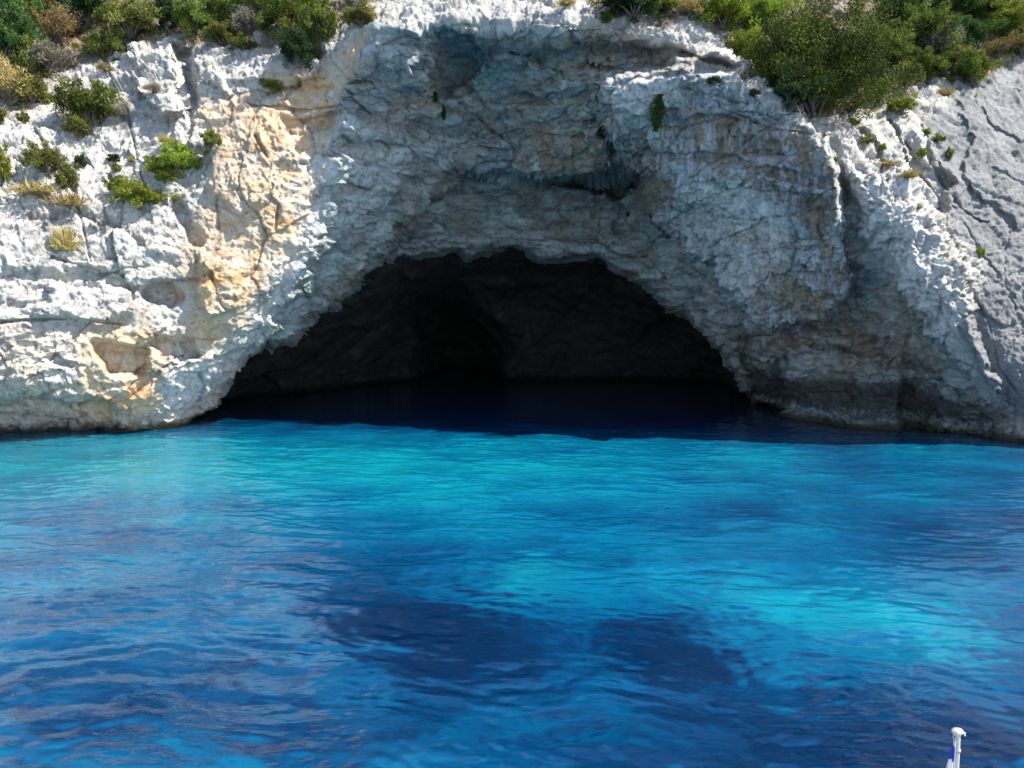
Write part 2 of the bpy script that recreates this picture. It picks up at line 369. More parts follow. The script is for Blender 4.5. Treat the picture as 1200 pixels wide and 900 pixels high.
def surf(u, v):
    i = int(np.argmin(np.abs(V1 - v))); j = int(np.argmin(np.abs(U1 - u)))
    return P1[i, j], N0[i, j]

# ------------------------------------------------------------------ cave
cpts = np.array([(180,560,36),(180,480,36),(230,440,38),(290,390,38),(290,440,45),(290,470,47.5),(360,330,38.5),(350,400,46),(360,440,50),(400,300,41),(410,350,45.5),(400,420,52),(400,455,53.5),
 (450,270,42),(440,330,45),(480,330,49),(450,380,52.5),(455,430,57),(480,400,58),(500,345,55.5),(520,300,49),(490,440,60.5),
 (500,385,66),(520,370,67),(545,380,69),(520,430,74),(550,440,72),(565,410,70),(575,440,68),(555,355,58),(582,380,59),(588,440,60.2),(600,350,58),(600,310,51),(600,270,43),(540,260,42.5),
 (620,440,60.4),(640,380,59),(680,440,60.6),(680,350,57),(680,310,50),(700,270,42.5),(740,440,60.2),(750,380,57),(740,330,50),(760,290,42),(790,440,59.4),(800,400,55),(800,350,46),(840,340,40.5),
 (840,440,57),(850,400,46),(880,380,39.5),(880,440,46),(900,430,41.5),(940,460,40.5),(960,560,40.5),(900,500,44),(600,560,62),(400,560,54),(800,560,60),(520,560,74),(850,560,58),(290,560,48),(960,400,39),(180,400,36.5)], float)
fc = tps_fit(cpts[:, :2], cpts[:, 2], 0.001)
U2 = np.arange(185, 962, 1.7); V2 = np.arange(245, 561, 1.7)
u2, v2 = np.meshgrid(U2, V2)
DC = tps_eval(fc, u2, v2)
_fu = np.interp(U2, U1, np.arange(len(U1))).round().astype(int); _fv = np.interp(V2, V1, np.arange(len(V1))).round().astype(int)
DC = np.maximum(DC, D1[_fv][:, _fu] + 1.0 + 1.6 * sm(0, -40, hole[_fv][:, _fu]))
Pc = P(u2, v2, DC); Nc = grid_normals(Pc)
a1, k1 = facet(Pc, 4.0, 31, (1, 1, 1.3), 0.8); a2, k2 = facet(Pc, 1.5, 32, (1, 1, 1.6), 0.8); a3, k3 = facet(Pc, 0.6, 33)
Pc = Pc + Nc * (0.55 * a1 + 0.28 * a2 + 0.1 * a3 + 0.12 * fbm(Pc, 0.8, 4, 150))[..., None]
mec = grid_mesh('cave', Pc)
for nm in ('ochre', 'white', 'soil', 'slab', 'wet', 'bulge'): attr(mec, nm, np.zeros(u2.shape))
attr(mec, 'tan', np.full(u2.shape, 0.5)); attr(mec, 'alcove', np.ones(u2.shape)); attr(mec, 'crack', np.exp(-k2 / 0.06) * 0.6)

# ------------------------------------------------------------------ node helpers
class NT:
    def __init__(s, name):
        s.mat = bpy.data.materials.new(name); s.mat.use_nodes = True
        s.t = s.mat.node_tree; s.t.nodes.clear()
    def n(s, typ, ins={}, **props):
        nd = s.t.nodes.new(typ)
        for k, v in props.items(): setattr(nd, k, v)
        for k, v in ins.items():
            sock = nd.inputs[k]
            if isinstance(v, bpy.types.NodeSocket): s.t.links.new(v, sock)
            elif isinstance(v, bpy.types.Node): s.t.links.new(v.outputs[0], sock)
            else:
                if isinstance(v, tuple) and len(v) == 3 and sock.type == 'RGBA': v = (*v, 1)
                sock.default_value = v
        return nd
    def math(s, op, a, b=0.0, c=0.0, clamp=False):
        return s.n('ShaderNodeMath', {0: a, 1: b, 2: c}, operation=op, use_clamp=clamp).outputs[0]
    def mix(s, f, a, b, blend='MIX'):
        return s.n('ShaderNodeMix', {0: f, 6: a, 7: b}, data_type='RGBA', blend_type=blend).outputs[2]
    def attr(s, name): return s.n('ShaderNodeAttribute', attribute_name=name).outputs['Fac']
    def noise(s, vec, scale, detail=6, rough=0.6, dist=0.0):
        return s.n('ShaderNodeTexNoise', {'Vector': vec, 'Scale': scale, 'Detail': detail, 'Roughness': rough, 'Distortion': dist}).outputs['Fac']
    def ramp(s, f, a, b):
        return s.n('ShaderNodeMapRange', {'Value': f, 'From Min': a, 'From Max': b}, clamp=True).outputs[0]
    def mapv(s, vec, sc): return s.n('ShaderNodeMapping', {'Vector': vec, 'Scale': sc}).outputs[0]
    def out(s, sh): s.n('ShaderNodeOutputMaterial', {'Surface': sh}); return s.mat

def rock_material(name='limestone', value=1.0):
    m = NT(name); pos = m.n('ShaderNodeNewGeometry').outputs['Position']
    sep = m.n('ShaderNodeSeparateXYZ', {0: pos}); z = sep.outputs[2]
    n1 = m.noise(pos, 0.7, 8, 0.62); n2 = m.noise(pos, 3.2, 8, 0.68, 0.4); n3 = m.noise(pos, 14, 6, 0.7)
    streak = m.noise(m.mapv(pos, (1.6, 1.6, 0.16)), 1.0, 8, 0.65, 0.3)
    streak2 = m.noise(m.mapv(pos, (4.5, 4.5, 0.4)), 1.0, 7, 0.7, 0.2)
    bed = m.noise(m.n('ShaderNodeMapping', {'Vector': pos, 'Scale': (0.25, 0.4, 2.2), 'Rotation': (0.1, 0.12, 0)}).outputs[0], 1.0, 7, 0.6, 0.1)
    # sun bleached rock
    base = m.mix(m.ramp(n1, 0.38, 0.62), (0.60, 0.555, 0.495), (0.44, 0.43, 0.415))
    base = m.mix(m.ramp(n2, 0.45, 0.68), base, (0.68, 0.645, 0.59))
    base = m.mix(m.math('MULTIPLY', m.ramp(n2, 0.42, 0.28), 0.6), base, (0.25, 0.235, 0.225))
    base = m.mix(m.math('MULTIPLY', m.ramp(n3, 0.46, 0.3), 0.5), base, (0.22, 0.21, 0.20))
    och = m.attr('ochre')
    oc = m.mix(m.ramp(n2, 0.35, 0.62), (0.66, 0.40, 0.19), (0.76, 0.57, 0.37))
    oc = m.mix(m.ramp(bed, 0.55, 0.7), oc, (0.60, 0.28, 0.09))
    base = m.mix(m.math('MULTIPLY', och, m.ramp(n1, 0.25, 0.6)), base, oc)
    # shaded alcove rock: greyer, shade put into the darker bluish tones, with tan, lilac and pale green veils
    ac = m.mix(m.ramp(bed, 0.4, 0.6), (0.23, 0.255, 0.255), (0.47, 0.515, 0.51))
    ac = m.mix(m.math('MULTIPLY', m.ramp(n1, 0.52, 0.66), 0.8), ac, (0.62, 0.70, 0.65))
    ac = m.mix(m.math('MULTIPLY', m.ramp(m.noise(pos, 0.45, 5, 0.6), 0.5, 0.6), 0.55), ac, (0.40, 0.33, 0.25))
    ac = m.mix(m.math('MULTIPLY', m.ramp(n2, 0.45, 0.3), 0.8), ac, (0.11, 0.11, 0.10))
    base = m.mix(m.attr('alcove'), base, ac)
    base = m.mix(m.math('MULTIPLY', m.attr('tan'), m.ramp(streak, 0.36, 0.56)), base, m.mix(m.ramp(n2, .4, .6), (0.24, 0.175, 0.12), (0.40, 0.31, 0.235)))
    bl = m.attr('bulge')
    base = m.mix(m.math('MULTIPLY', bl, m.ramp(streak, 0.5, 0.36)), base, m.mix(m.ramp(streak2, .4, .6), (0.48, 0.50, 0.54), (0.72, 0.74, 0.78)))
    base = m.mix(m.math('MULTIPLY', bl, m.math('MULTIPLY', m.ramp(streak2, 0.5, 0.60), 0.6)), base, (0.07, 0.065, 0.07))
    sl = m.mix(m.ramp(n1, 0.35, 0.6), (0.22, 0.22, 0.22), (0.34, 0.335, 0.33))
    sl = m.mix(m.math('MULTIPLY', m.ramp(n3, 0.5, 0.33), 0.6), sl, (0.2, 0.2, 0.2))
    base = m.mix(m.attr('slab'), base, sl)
    base = m.mix(m.math('MULTIPLY', m.attr('white'), m.ramp(n2, 0.3, 0.55)), base, (0.74, 0.73, 0.70))
    base = m.mix(m.math('MULTIPLY', m.attr('crack'), 0.7), base, (0.09, 0.085, 0.08))
    # waterline: dark algae band, pale crust just above it
    zz = m.math('ADD', z, m.math('MULTIPLY', m.math('SUBTRACT', streak2, 0.5), 1.6))
    wetf = m.math('MULTIPLY', m.attr('wet'), m.math('MULTIPLY', m.ramp(z, 3.2, 1.8), m.ramp(zz, 0.35, 0.75)))
    base = m.mix(m.math('MULTIPLY', wetf, 0.85), base, (0.045, 0.042, 0.045))
    base = m.mix(m.ramp(m.math('ADD', z, m.math('MULTIPLY', m.math('SUBTRACT', n2, 0.5), 0.8)), 0.45, 0.12), base, (0.075, 0.07, 0.035))
    soil = m.mix(m.ramp(n2, 0.4, 0.6), (0.16, 0.12, 0.075), (0.30, 0.24, 0.16))
    soil = m.mix(m.ramp(n1, 0.56, 0.64), soil, (0.42, 0.40, 0.38))
    base = m.mix(m.attr('soil'), base, soil)
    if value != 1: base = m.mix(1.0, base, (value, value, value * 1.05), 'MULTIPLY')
    vor = m.n('ShaderNodeTexVoronoi', {'Vector': m.n('ShaderNodeVectorMath', {0: pos, 1: m.n('ShaderNodeTexNoise', {'Vector': pos, 'Scale': 5.0, 'Detail': 4}).outputs['Color']}, operation='ADD').outputs[0], 'Scale': 5.0}, feature='DISTANCE_TO_EDGE').outputs[0]
    hgt = m.math('ADD', m.math('MULTIPLY', n3, 0.10), m.math('MULTIPLY', m.noise(pos, 5, 7, 0.75, 0.5), 0.22))
    hgt = m.math('ADD', hgt, m.math('MULTIPLY', m.ramp(vor, 0.0, 0.12), 0.02))
    bmp = m.n('ShaderNodeBump', {'Height': hgt, 'Strength': 0.65, 'Distance': 1.0})
    b = m.n('ShaderNodeBsdfPrincipled', {'Base Color': base, 'Roughness': 0.9, 'Specular IOR Level': 0.2, 'Normal': bmp.outputs[0]})
    return m.out(b.outputs[0])
ROCK = rock_material()
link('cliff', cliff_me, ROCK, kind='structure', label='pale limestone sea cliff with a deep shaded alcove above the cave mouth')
link('cave', mec, rock_material('shade_toned_cave_rock', 0.15), kind='structure', label='dark cave interior behind the low arch at the water')  # limestone copy multiplied down: the cave's gloom is put into its colour

# ------------------------------------------------------------------ water
def span(segs): return grid_lines(segs)
def perlin2(x, y, seed):
    ix = np.floor(x).astype(np.int64); iy = np.floor(y).astype(np.int64); fx = x - ix; fy = y - iy
    wx = fx ** 3 * (fx * (fx * 6 - 15) + 10); wy = fy ** 3 * (fy * (fy * 6 - 15) + 10); z0 = np.zeros_like(ix); out = 0
    for a in (0, 1):
        for b in (0, 1):
            g = G[h3(ix + a, iy + b, z0, seed) & np.uint32(255)]
            out = out + (g[..., 0] * (fx - a) + g[..., 1] * (fy - b)) * (wx if a else 1 - wx) * (wy if b else 1 - wy)
    return out * 1.6
def waves(x, y):
    xr = x * 0.985 - y * 0.17; yr = x * 0.17 + y * 0.985
    wx_ = xr + 0.25 * perlin2(xr / 2.2, yr / 1.4, 301); wy_ = yr + 0.22 * perlin2(xr / 2.0, yr / 1.5, 302)
    o = 0
    for L_, A_, st_ in ((5.0, 0.040, 0.45), (2.3, 0.034, 0.5), (1.15, 0.030, 0.5), (0.62, 0.027, 0.55), (0.33, 0.0155, 0.6), (0.18, 0.007, 0.7)):
        n_ = perlin2(wx_ * st_ / L_, wy_ / L_ * 1.15, int(L_ * 1000))
        o = o + A_ * (n_ - 0.35 * n_ * n_)
    return o
AW = np.concatenate([-np.geomspace(40, 0.86, 34)[:-1], np.linspace(-0.86, 0.86, int(1000 / KK))[:-1], np.geomspace(0.86, 40, 34)])
YW = np.concatenate([-np.geomspace(600, 1, 24), np.linspace(0, 7, 40)[:-1], 7 * (38 / 7) ** np.linspace(0, 1, int(640 / KK))[:-1], np.linspace(38, 85, 90)])
aw, yw = np.meshgrid(AW, YW)
xw = aw * np.clip(yw, 6, 60)
pz = np.stack([xw, yw, np.zeros_like(xw)], -1)
fade = np.exp(-np.maximum(np.hypot(xw, yw - 20) - 45, 0) / 30)
calm = (1 - 0.7 * sm(33, 44, yw)) * fade
wz = waves(xw, yw); eps = 0.03
gx = (waves(xw + eps, yw) - wz) / eps; gy = (waves(xw, yw + eps) - wz) / eps
wz = wz * calm; gx = gx * calm; gy = gy * calm
wp = np.stack([xw, yw, wz], -1)
mw = grid_mesh('water', wp, want=(0, 0, 1))
# what lies under the surface: bright sand (1) or dark weed and deep water (0), with cave shade painted in
def uvw(x, y):                                   # where a point of the surface lies in the photo
    fx, fz = x, -5.0
    fwd = np.maximum(y * cp - fz * sp, 0.3); upc = y * sp + fz * cp
    return 600 + F * fx / fwd, 450 - F * upc / fwd
ys = np.maximum(yw, 1.0)
wu, wv = uvw(xw, ys)
# the swell bends the view of the bottom: shift the look-up by the slope of the surface times the depth
bend = np.stack([-gx * 5.0, -gy * 5.0, 0 * xw], -1)
pb_ = pz + bend
wq = pb_ + 1.0 * np.stack([fbm(pb_, 3.5, 4, 221, gain=.6), fbm(pb_, 3.5, 4, 231, gain=.6), 0 * xw], -1)
qu, qv = uvw(wq[..., 0], np.maximum(wq[..., 1], 1.0))
def blob(cx, cy, rx, ry, rot=0.0, k=2.0):
    a = math.radians(rot); dx = qu - cx; dy = qv - cy
    X = (dx * math.cos(a) + dy * math.sin(a)) / rx; Y = (-dx * math.sin(a) + dy * math.cos(a)) / ry
    return np.exp(-(X * X + Y * Y) ** (k / 2))
sand_shade = 0.62 + 0 * xw
sand_shade += 0.26 * blob(500, 555, 420, 40) + 0.22 * blob(150, 545, 260, 45) + 0.18 * blob(900, 720, 260, 80, 15) + 0.2 * blob(620, 680, 90, 25) + 0.22 * blob(1070, 745, 90, 40, 15)
sand_shade -= 0.42 * blob(470, 735, 140, 40, 15) + 0.36 * blob(640, 740, 170, 45, 8) + 0.50 * blob(790, 770, 85, 55, 25) + 0.5 * blob(1130, 850, 150, 50, -5) + 0.36 * blob(560, 870, 480, 75) + 0.2 * blob(900, 880, 200, 45)
sand_shade -= 0.08 * blob(60, 820, 300, 110) + 0.15 * blob(1150, 620, 120, 60) + 0.14 * blob(900, 600, 220, 18) + 0.12 * blob(420, 660, 160, 14, 5) 
sand_shade += 0.12 * blob(680, 850, 110, 50)
sand_shade -= 0.38 * sm(30, 37, yw)  # cave shade painted into the water colour, darker towards the mouth
sand_shade += 0.22 * fbm(pb_, 2.4, 6, 241, (0.7, 1, 1), 0.6)
attr(mw, 'sand_shade', np.clip(sand_shade, 0, 1)); attr(mw, 'teal', np.clip(blob(612, 680, 60, 16) * 0.6 + 0.7 * blob(60, 540, 260, 30) + 0.15 * blob(470, 545, 250, 28), 0, 1))

def water_material():
    m = NT('sea_water'); pos = m.n('ShaderNodeNewGeometry').outputs['Position']
    rip = m.n('ShaderNodeTexNoise', {'Vector': m.mapv(pos, (0.8, 1.7, 1)), 'Scale': 1.6, 'Detail': 4, 'Roughness': 0.5, 'Distortion': 0.5})
    rip2 = m.noise(m.mapv(pos, (0.7, 1.6, 1)), 6.0, 3, 0.5, 0.6)
    rip0 = m.noise(m.mapv(pos, (0.6, 1.3, 1)), 0.9, 3, 0.5, 1.2)
    rip3 = m.noise(m.mapv(pos, (0.6, 2.2, 1)), 2.4, 4, 0.6, 1.0)
    sand_shade = m.math('ADD', m.attr('sand_shade'), m.math('MULTIPLY', m.math('SUBTRACT', rip.outputs['Fac'], 0.5), 0.18))
    sand_shade = m.math('ADD', sand_shade, m.math('MULTIPLY', m.math('SUBTRACT', rip0, 0.5), 0.0))
    sand_shade = m.math('ADD', sand_shade, m.math('MULTIPLY', m.math('SUBTRACT', rip3, 0.5), 0.25))
    cr = m.n('ShaderNodeValToRGB', {'Fac': sand_shade})
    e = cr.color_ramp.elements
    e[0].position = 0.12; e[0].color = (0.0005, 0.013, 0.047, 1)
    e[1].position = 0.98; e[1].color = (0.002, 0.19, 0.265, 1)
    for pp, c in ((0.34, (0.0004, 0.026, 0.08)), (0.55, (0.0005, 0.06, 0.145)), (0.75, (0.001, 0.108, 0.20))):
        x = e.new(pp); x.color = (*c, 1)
    col = m.mix(m.math('MULTIPLY', m.attr('teal'), 0.55), cr.outputs[0], (0.004, 0.18, 0.19))
    h = m.math('ADD', m.math('MULTIPLY', rip.outputs['Fac'], 0.012), m.math('MULTIPLY', rip2, 0.006))
    bmp = m.n('ShaderNodeBump', {'Height': h, 'Strength': 1.0, 'Distance': 1.0})
    dif = m.n('ShaderNodeBsdfDiffuse', {'Color': col})
    glo = m.n('ShaderNodeBsdfGlossy', {'Color': (1, 1, 1), 'Roughness': 0.02, 'Normal': bmp.outputs[0]})
    fr = m.n('ShaderNodeFresnel', {'IOR': 1.42, 'Normal': bmp.outputs[0]})
    return m.out(m.n('ShaderNodeMixShader', {0: fr.outputs[0], 1: dif.outputs[0], 2: glo.outputs[0]}).outputs[0])
link('water', mw, water_material(), kind='structure', label='rippled turquoise and deep blue sea water')

# ------------------------------------------------------------------ vegetation
def leaf_quads(c, o, ln, wd, r):
    """diamond leaves at centres c, pointing roughly along o"""
    n = len(c)
    t = o + r.normal(size=(n, 3)) * 0.7; t /= np.linalg.norm(t, axis=1)[:, None] + 1e-9
    b = np.cross(t, r.normal(size=(n, 3))); b /= np.linalg.norm(b, axis=1)[:, None] + 1e-9
    k = np.cross(t, b)
    ln = np.asarray(ln).reshape(-1, 1); wd = np.asarray(wd).reshape(-1, 1)
    v = np.stack([c - t * ln, c + b * wd + k * wd * 0.4, c + t * ln, c - b * wd + k * wd * 0.4], 1)
    return v.reshape(-1, 3)

def quad_mesh(name, v, tone):
    n = len(v) // 4
    me = bpy.data.meshes.new(name); me.vertices.add(len(v)); me.vertices.foreach_set('co', v.reshape(-1).astype(np.float32))
    me.loops.add(n * 4); me.loops.foreach_set('vertex_index', np.arange(n * 4, dtype=np.int32))
    me.polygons.add(n); me.polygons.foreach_set('loop_start', (np.arange(n) * 4).astype(np.int32))
    me.update(calc_edges=True); attr(me, 'tone', np.repeat(tone, 4)); return me

def tube_mesh(name, paths, sides=6):
    V, Fc = [], []
    for path in paths:
        base = len(V)
        for k, (q, r) in enumerate(path):
            a = Vector(path[min(k + 1, len(path) - 1)][0]) - Vector(path[max(k - 1, 0)][0]); a.normalize()
            x = a.orthogonal().normalized(); y = a.cross(x)
            for s_ in range(sides):
                an = 2 * math.pi * s_ / sides
                V.append(tuple(Vector(q) + (x * math.cos(an) + y * math.sin(an)) * r))
        for k in range(len(path) - 1):
            for s_ in range(sides):
                a0 = base + k * sides + s_; a1 = base + k * sides + (s_ + 1) % sides
                Fc.append((a0, a1, a1 + sides, a0 + sides))
        Fc.append(tuple(base + s_ for s_ in range(sides))[::-1]); Fc.append(tuple(base + (len(path) - 1) * sides + s_ for s_ in range(sides)))
    me = bpy.data.meshes.new(name); me.from_pydata(V, [], Fc); me.update()
    me.polygons.foreach_set('use_smooth', np.ones(len(me.polygons), bool)); return me

def make_crown(seed, lobes, per, leaf, wide=0.45, gap=0.0, flat=1.0, lobe_r=(0.2, 0.36), thin=1.0, drop=0.0, reach=1.12):
    r = np.random.default_rng(seed)
    d = r.normal(size=(lobes, 3)); d[:, 2] = np.abs(d[:, 2]) * 1.1 - 0.6; d /= np.linalg.norm(d, axis=1)[:, None]
    rad = r.uniform(0.12, 0.8, lobes) ** 0.7
    lump = 1 + 0.25 * np.sin(3 * np.arctan2(d[:, 1], d[:, 0]) + seed) + 0.15 * r.normal(size=lobes)
    lc = d * (rad * lump)[:, None]; lc[:, 2] = lc[:, 2] * 0.85 * flat + 0.52 - drop
    lr = r.uniform(*lobe_r, lobes)
    n = lobes * per; idx = np.repeat(np.arange(lobes), per)
    o = r.normal(size=(n, 3)); o /= np.linalg.norm(o, axis=1)[:, None]
    rr = r.random(n) ** 0.45
    c = lc[idx] + o * (lr[idx] * rr)[:, None] * np.array([1, 1, 0.8])
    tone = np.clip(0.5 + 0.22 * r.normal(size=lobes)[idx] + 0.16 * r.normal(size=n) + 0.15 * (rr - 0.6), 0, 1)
    ln = leaf * r.uniform(0.6, 1.3, n)
    v = leaf_quads(c, o + np.array([0, 0, 0.3]), ln, ln * wide, r)
    paths = []
    for k in r.choice(lobes, min(lobes, 16), replace=False):
        e = lc[k]; m1 = e * 0.45 + r.normal(size=3) * 0.06
        paths.append([((r.normal() * 0.04, r.normal() * 0.04, -0.12), 0.035 * thin), (tuple(m1), 0.024 * thin), (tuple(e * reach * 0.85), 0.01 * thin), (tuple(e * reach + r.normal(size=3) * 0.05), 0.004 * thin)])
    return quad_mesh('crown', v, tone), tube_mesh('stem', paths)

def leaf_mat(name, lo, hi, trans=0.3):
    m = NT(name); f = m.attr('tone')
    oi = m.n('ShaderNodeObjectInfo').outputs['Random']
    col = m.mix(f, lo, hi)
    col = m.n('ShaderNodeHueSaturation', {'Hue': m.math('ADD', 0.485, m.math('MULTIPLY', oi, 0.03)), 'Saturation': 1.0, 'Value': m.math('ADD', 0.8, m.math('MULTIPLY', oi, 0.4)), 'Fac': 1.0, 'Color': col}).outputs[0]
    a = m.n('ShaderNodeBsdfPrincipled', {'Base Color': col, 'Roughness': 0.75, 'Specular IOR Level': 0.12})
    b = m.n('ShaderNodeBsdfTranslucent', {'Color': m.mix(1.0, col, (1.1, 1.25, 0.6), 'MULTIPLY')})
    return m.out(m.n('ShaderNodeMixShader', {0: trans, 1: a.outputs[0], 2: b.outputs[0]}).outputs[0])
BARK = NT('bark'); _p = BARK.n('ShaderNodeNewGeometry').outputs['Position']
BARK = BARK.out(BARK.n('ShaderNodeBsdfPrincipled', {'Base Color': BARK.mix(BARK.noise(_p, 20), (0.10, 0.085, 0.07), (0.24, 0.21, 0.18)), 'Roughness': 0.9}).outputs[0])
LM = {
 'green': leaf_mat('green_leaves', (0.035, 0.065, 0.014), (0.20, 0.235, 0.05)),
 'bright': leaf_mat('bright_leaves', (0.10, 0.14, 0.02), (0.33, 0.38, 0.06)),
 'olive': leaf_mat('olive_leaves', (0.07, 0.08, 0.022), (0.25, 0.25, 0.07)),
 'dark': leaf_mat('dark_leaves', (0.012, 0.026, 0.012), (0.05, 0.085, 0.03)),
 'deep': leaf_mat('deep_green_leaves', (0.02, 0.05, 0.015), (0.085, 0.145, 0.035)),
 'juniper': leaf_mat('juniper_needles', (0.016, 0.032, 0.008), (0.13, 0.155, 0.028), 0.12),
 'dry': leaf_mat('dry_leaves', (0.13, 0.09, 0.04), (0.36, 0.27, 0.12), 0.2),
 'grey': leaf_mat('grey_twigs', (0.12, 0.105, 0.085), (0.30, 0.27, 0.21), 0.1),
 'gold': leaf_mat('golden_grass', (0.24, 0.17, 0.06), (0.52, 0.41, 0.19), 0.2),
}
BIG = [make_crown(100 + k, 95, 120, 0.040, 0.5, lobe_r=(0.14, 0.28), thin=0.6) for k in range(4)]
MID = [make_crown(200 + k, 46, 85, 0.068, 0.5, lobe_r=(0.18, 0.32), thin=0.8) for k in range(4)]
SML = [make_crown(300 + k, 20, 50, 0.12, 0.5, lobe_r=(0.22, 0.38)) for k in range(3)]
TWG = [make_crown(400 + k, 60, 70, 0.075, 0.16, lobe_r=(0.2, 0.38), thin=0.8) for k in range(3)]
JUN = make_crown(500, 460, 260, 0.016, 0.5, lobe_r=(0.13, 0.22), thin=0.7, reach=0.62, drop=0.16)
def tuft(seed, n=420):
    r = np.random.default_rng(seed)
    a = r.uniform(0, 2 * math.pi, n); e = r.uniform(0.25, 1.45, n); ln = r.uniform(0.5, 1.1, n)
    o = np.stack([np.cos(a) * np.cos(e), np.sin(a) * np.cos(e), np.sin(e)], 1)
    b0 = np.stack([r.normal(size=n) * 0.35, r.normal(size=n) * 0.35, 0 * a], 1)
    b = np.cross(o, r.normal(size=(n, 3))); b /= np.linalg.norm(b, axis=1)[:, None]
    mid = b0 + o * ln[:, None] * 0.5; end = b0 + o * ln[:, None] + np.array([0, 0, -0.15]); w = 0.035
    v = np.stack([b0 - b * w * 0.4, mid - b * w, end, mid + b * w], 1).reshape(-1, 3)
    return quad_mesh('blades', v, np.clip(0.5 + 0.25 * r.normal(size=n), 0, 1))
TUF = [tuft(600 + k) for k in range(3)]
def hanging(seed):
    r = np.random.default_rng(seed); n = 1500
    t = r.random(n); w = 0.32 * np.sin(np.pi * np.clip(t * 0.9 + 0.1, 0, 1)) + 0.12
    c = np.stack([r.normal(size=n) * w * 0.55, r.normal(size=n) * w * 0.45 - 0.1, -t * 2.0 + 0.1], 1)
    ln = 0.09 * r.uniform(0.6, 1.3, n)
    return (quad_mesh('crown', leaf_quads(c, np.tile([0, -0.3, -0.8], (n, 1)), ln, ln * 0.4, r), r.random(n)),
            tube_mesh('stem', [[((0, 0.1, 0.1), 0.05), ((0.05 * k, -0.1, -0.5), 0.03), ((0.12 * k, -0.12, -1.6), 0.01)] for k in (-1, 0, 1)]))
HNG = [hanging(700 + k) for k in range(2)]

def mat_mesh(me, mat, _c={}):
    key = (me.name, mat.name)
    if key not in _c:
        m2 = me.copy(); m2.name = me.name.split('.')[0]; m2.materials.clear(); m2.materials.append(mat); _c[key] = m2
    return _c[key]

def plant(kind, col, u, v, w, h, label, group=None, name=None, cat=None, lean=0.0):
    vb = v + (0.42 * h if kind not in ('hanging',) else -0.45 * h)
    if group in (GL, GR): w, h = w * 1.14, h * 1.14
    q, n = surf(u, vb)
    d = q[1]; r = w / 2 * d / F * 1.08; hz = h * d / F
    nm = name or {'tuft': 'grass_tuft', 'hanging': 'hanging_plant', 'juniper': 'juniper_tree', 'twig': 'dry_shrub'}.get(kind, 'shrub')
    ct = cat or {'tuft': 'grass tuft', 'hanging': 'plant', 'juniper': 'tree', 'twig': 'shrub'}.get(kind, 'shrub')
    e = bpy.data.objects.new(nm, None); C.objects.link(e)
    e['label'] = label; e['category'] = ct
    if group: e['group'] = group
    off = 0.18 * r if kind != 'hanging' else 0.05
    e.location = (q[0] + n[0] * off, q[1] + n[1] * off, q[2] + n[2] * off - 0.05)
    e.rotation_euler = (random.uniform(-.08, .08) + lean, random.uniform(-.12, .12), random.uniform(0, 6.28) if kind != 'hanging' else 0)
    e.empty_display_size = 0.2
    if kind == 'tuft':
        e.scale = (r, r, hz / 0.95)
        link('blades', mat_mesh(TUF[int(u) % 3], LM[col]), parent=e); return e
    if kind == 'hanging':
        e.scale = (w * d / F / 0.9,) * 2 + (hz / 2.1,)
        pr = HNG[int(u) % 2]; st = 'stem'
    else:
        e.scale = (r, r * 0.9, hz / 1.5)
        if kind == 'juniper': pr = JUN
        elif kind == 'twig': pr = TWG[int(u) % 3]
        elif w > 42: pr = BIG[int(u + v) % 4]
        elif w > 20: pr = MID[int(u + v) % 4]
        else: pr = SML[int(u + v) % 3]
        st = 'trunk' if kind == 'juniper' else 'stem'
    link('crown', mat_mesh(pr[0], LM[col]), parent=e)
    link(st, mat_mesh(pr[1], BARK), parent=e)
    return e

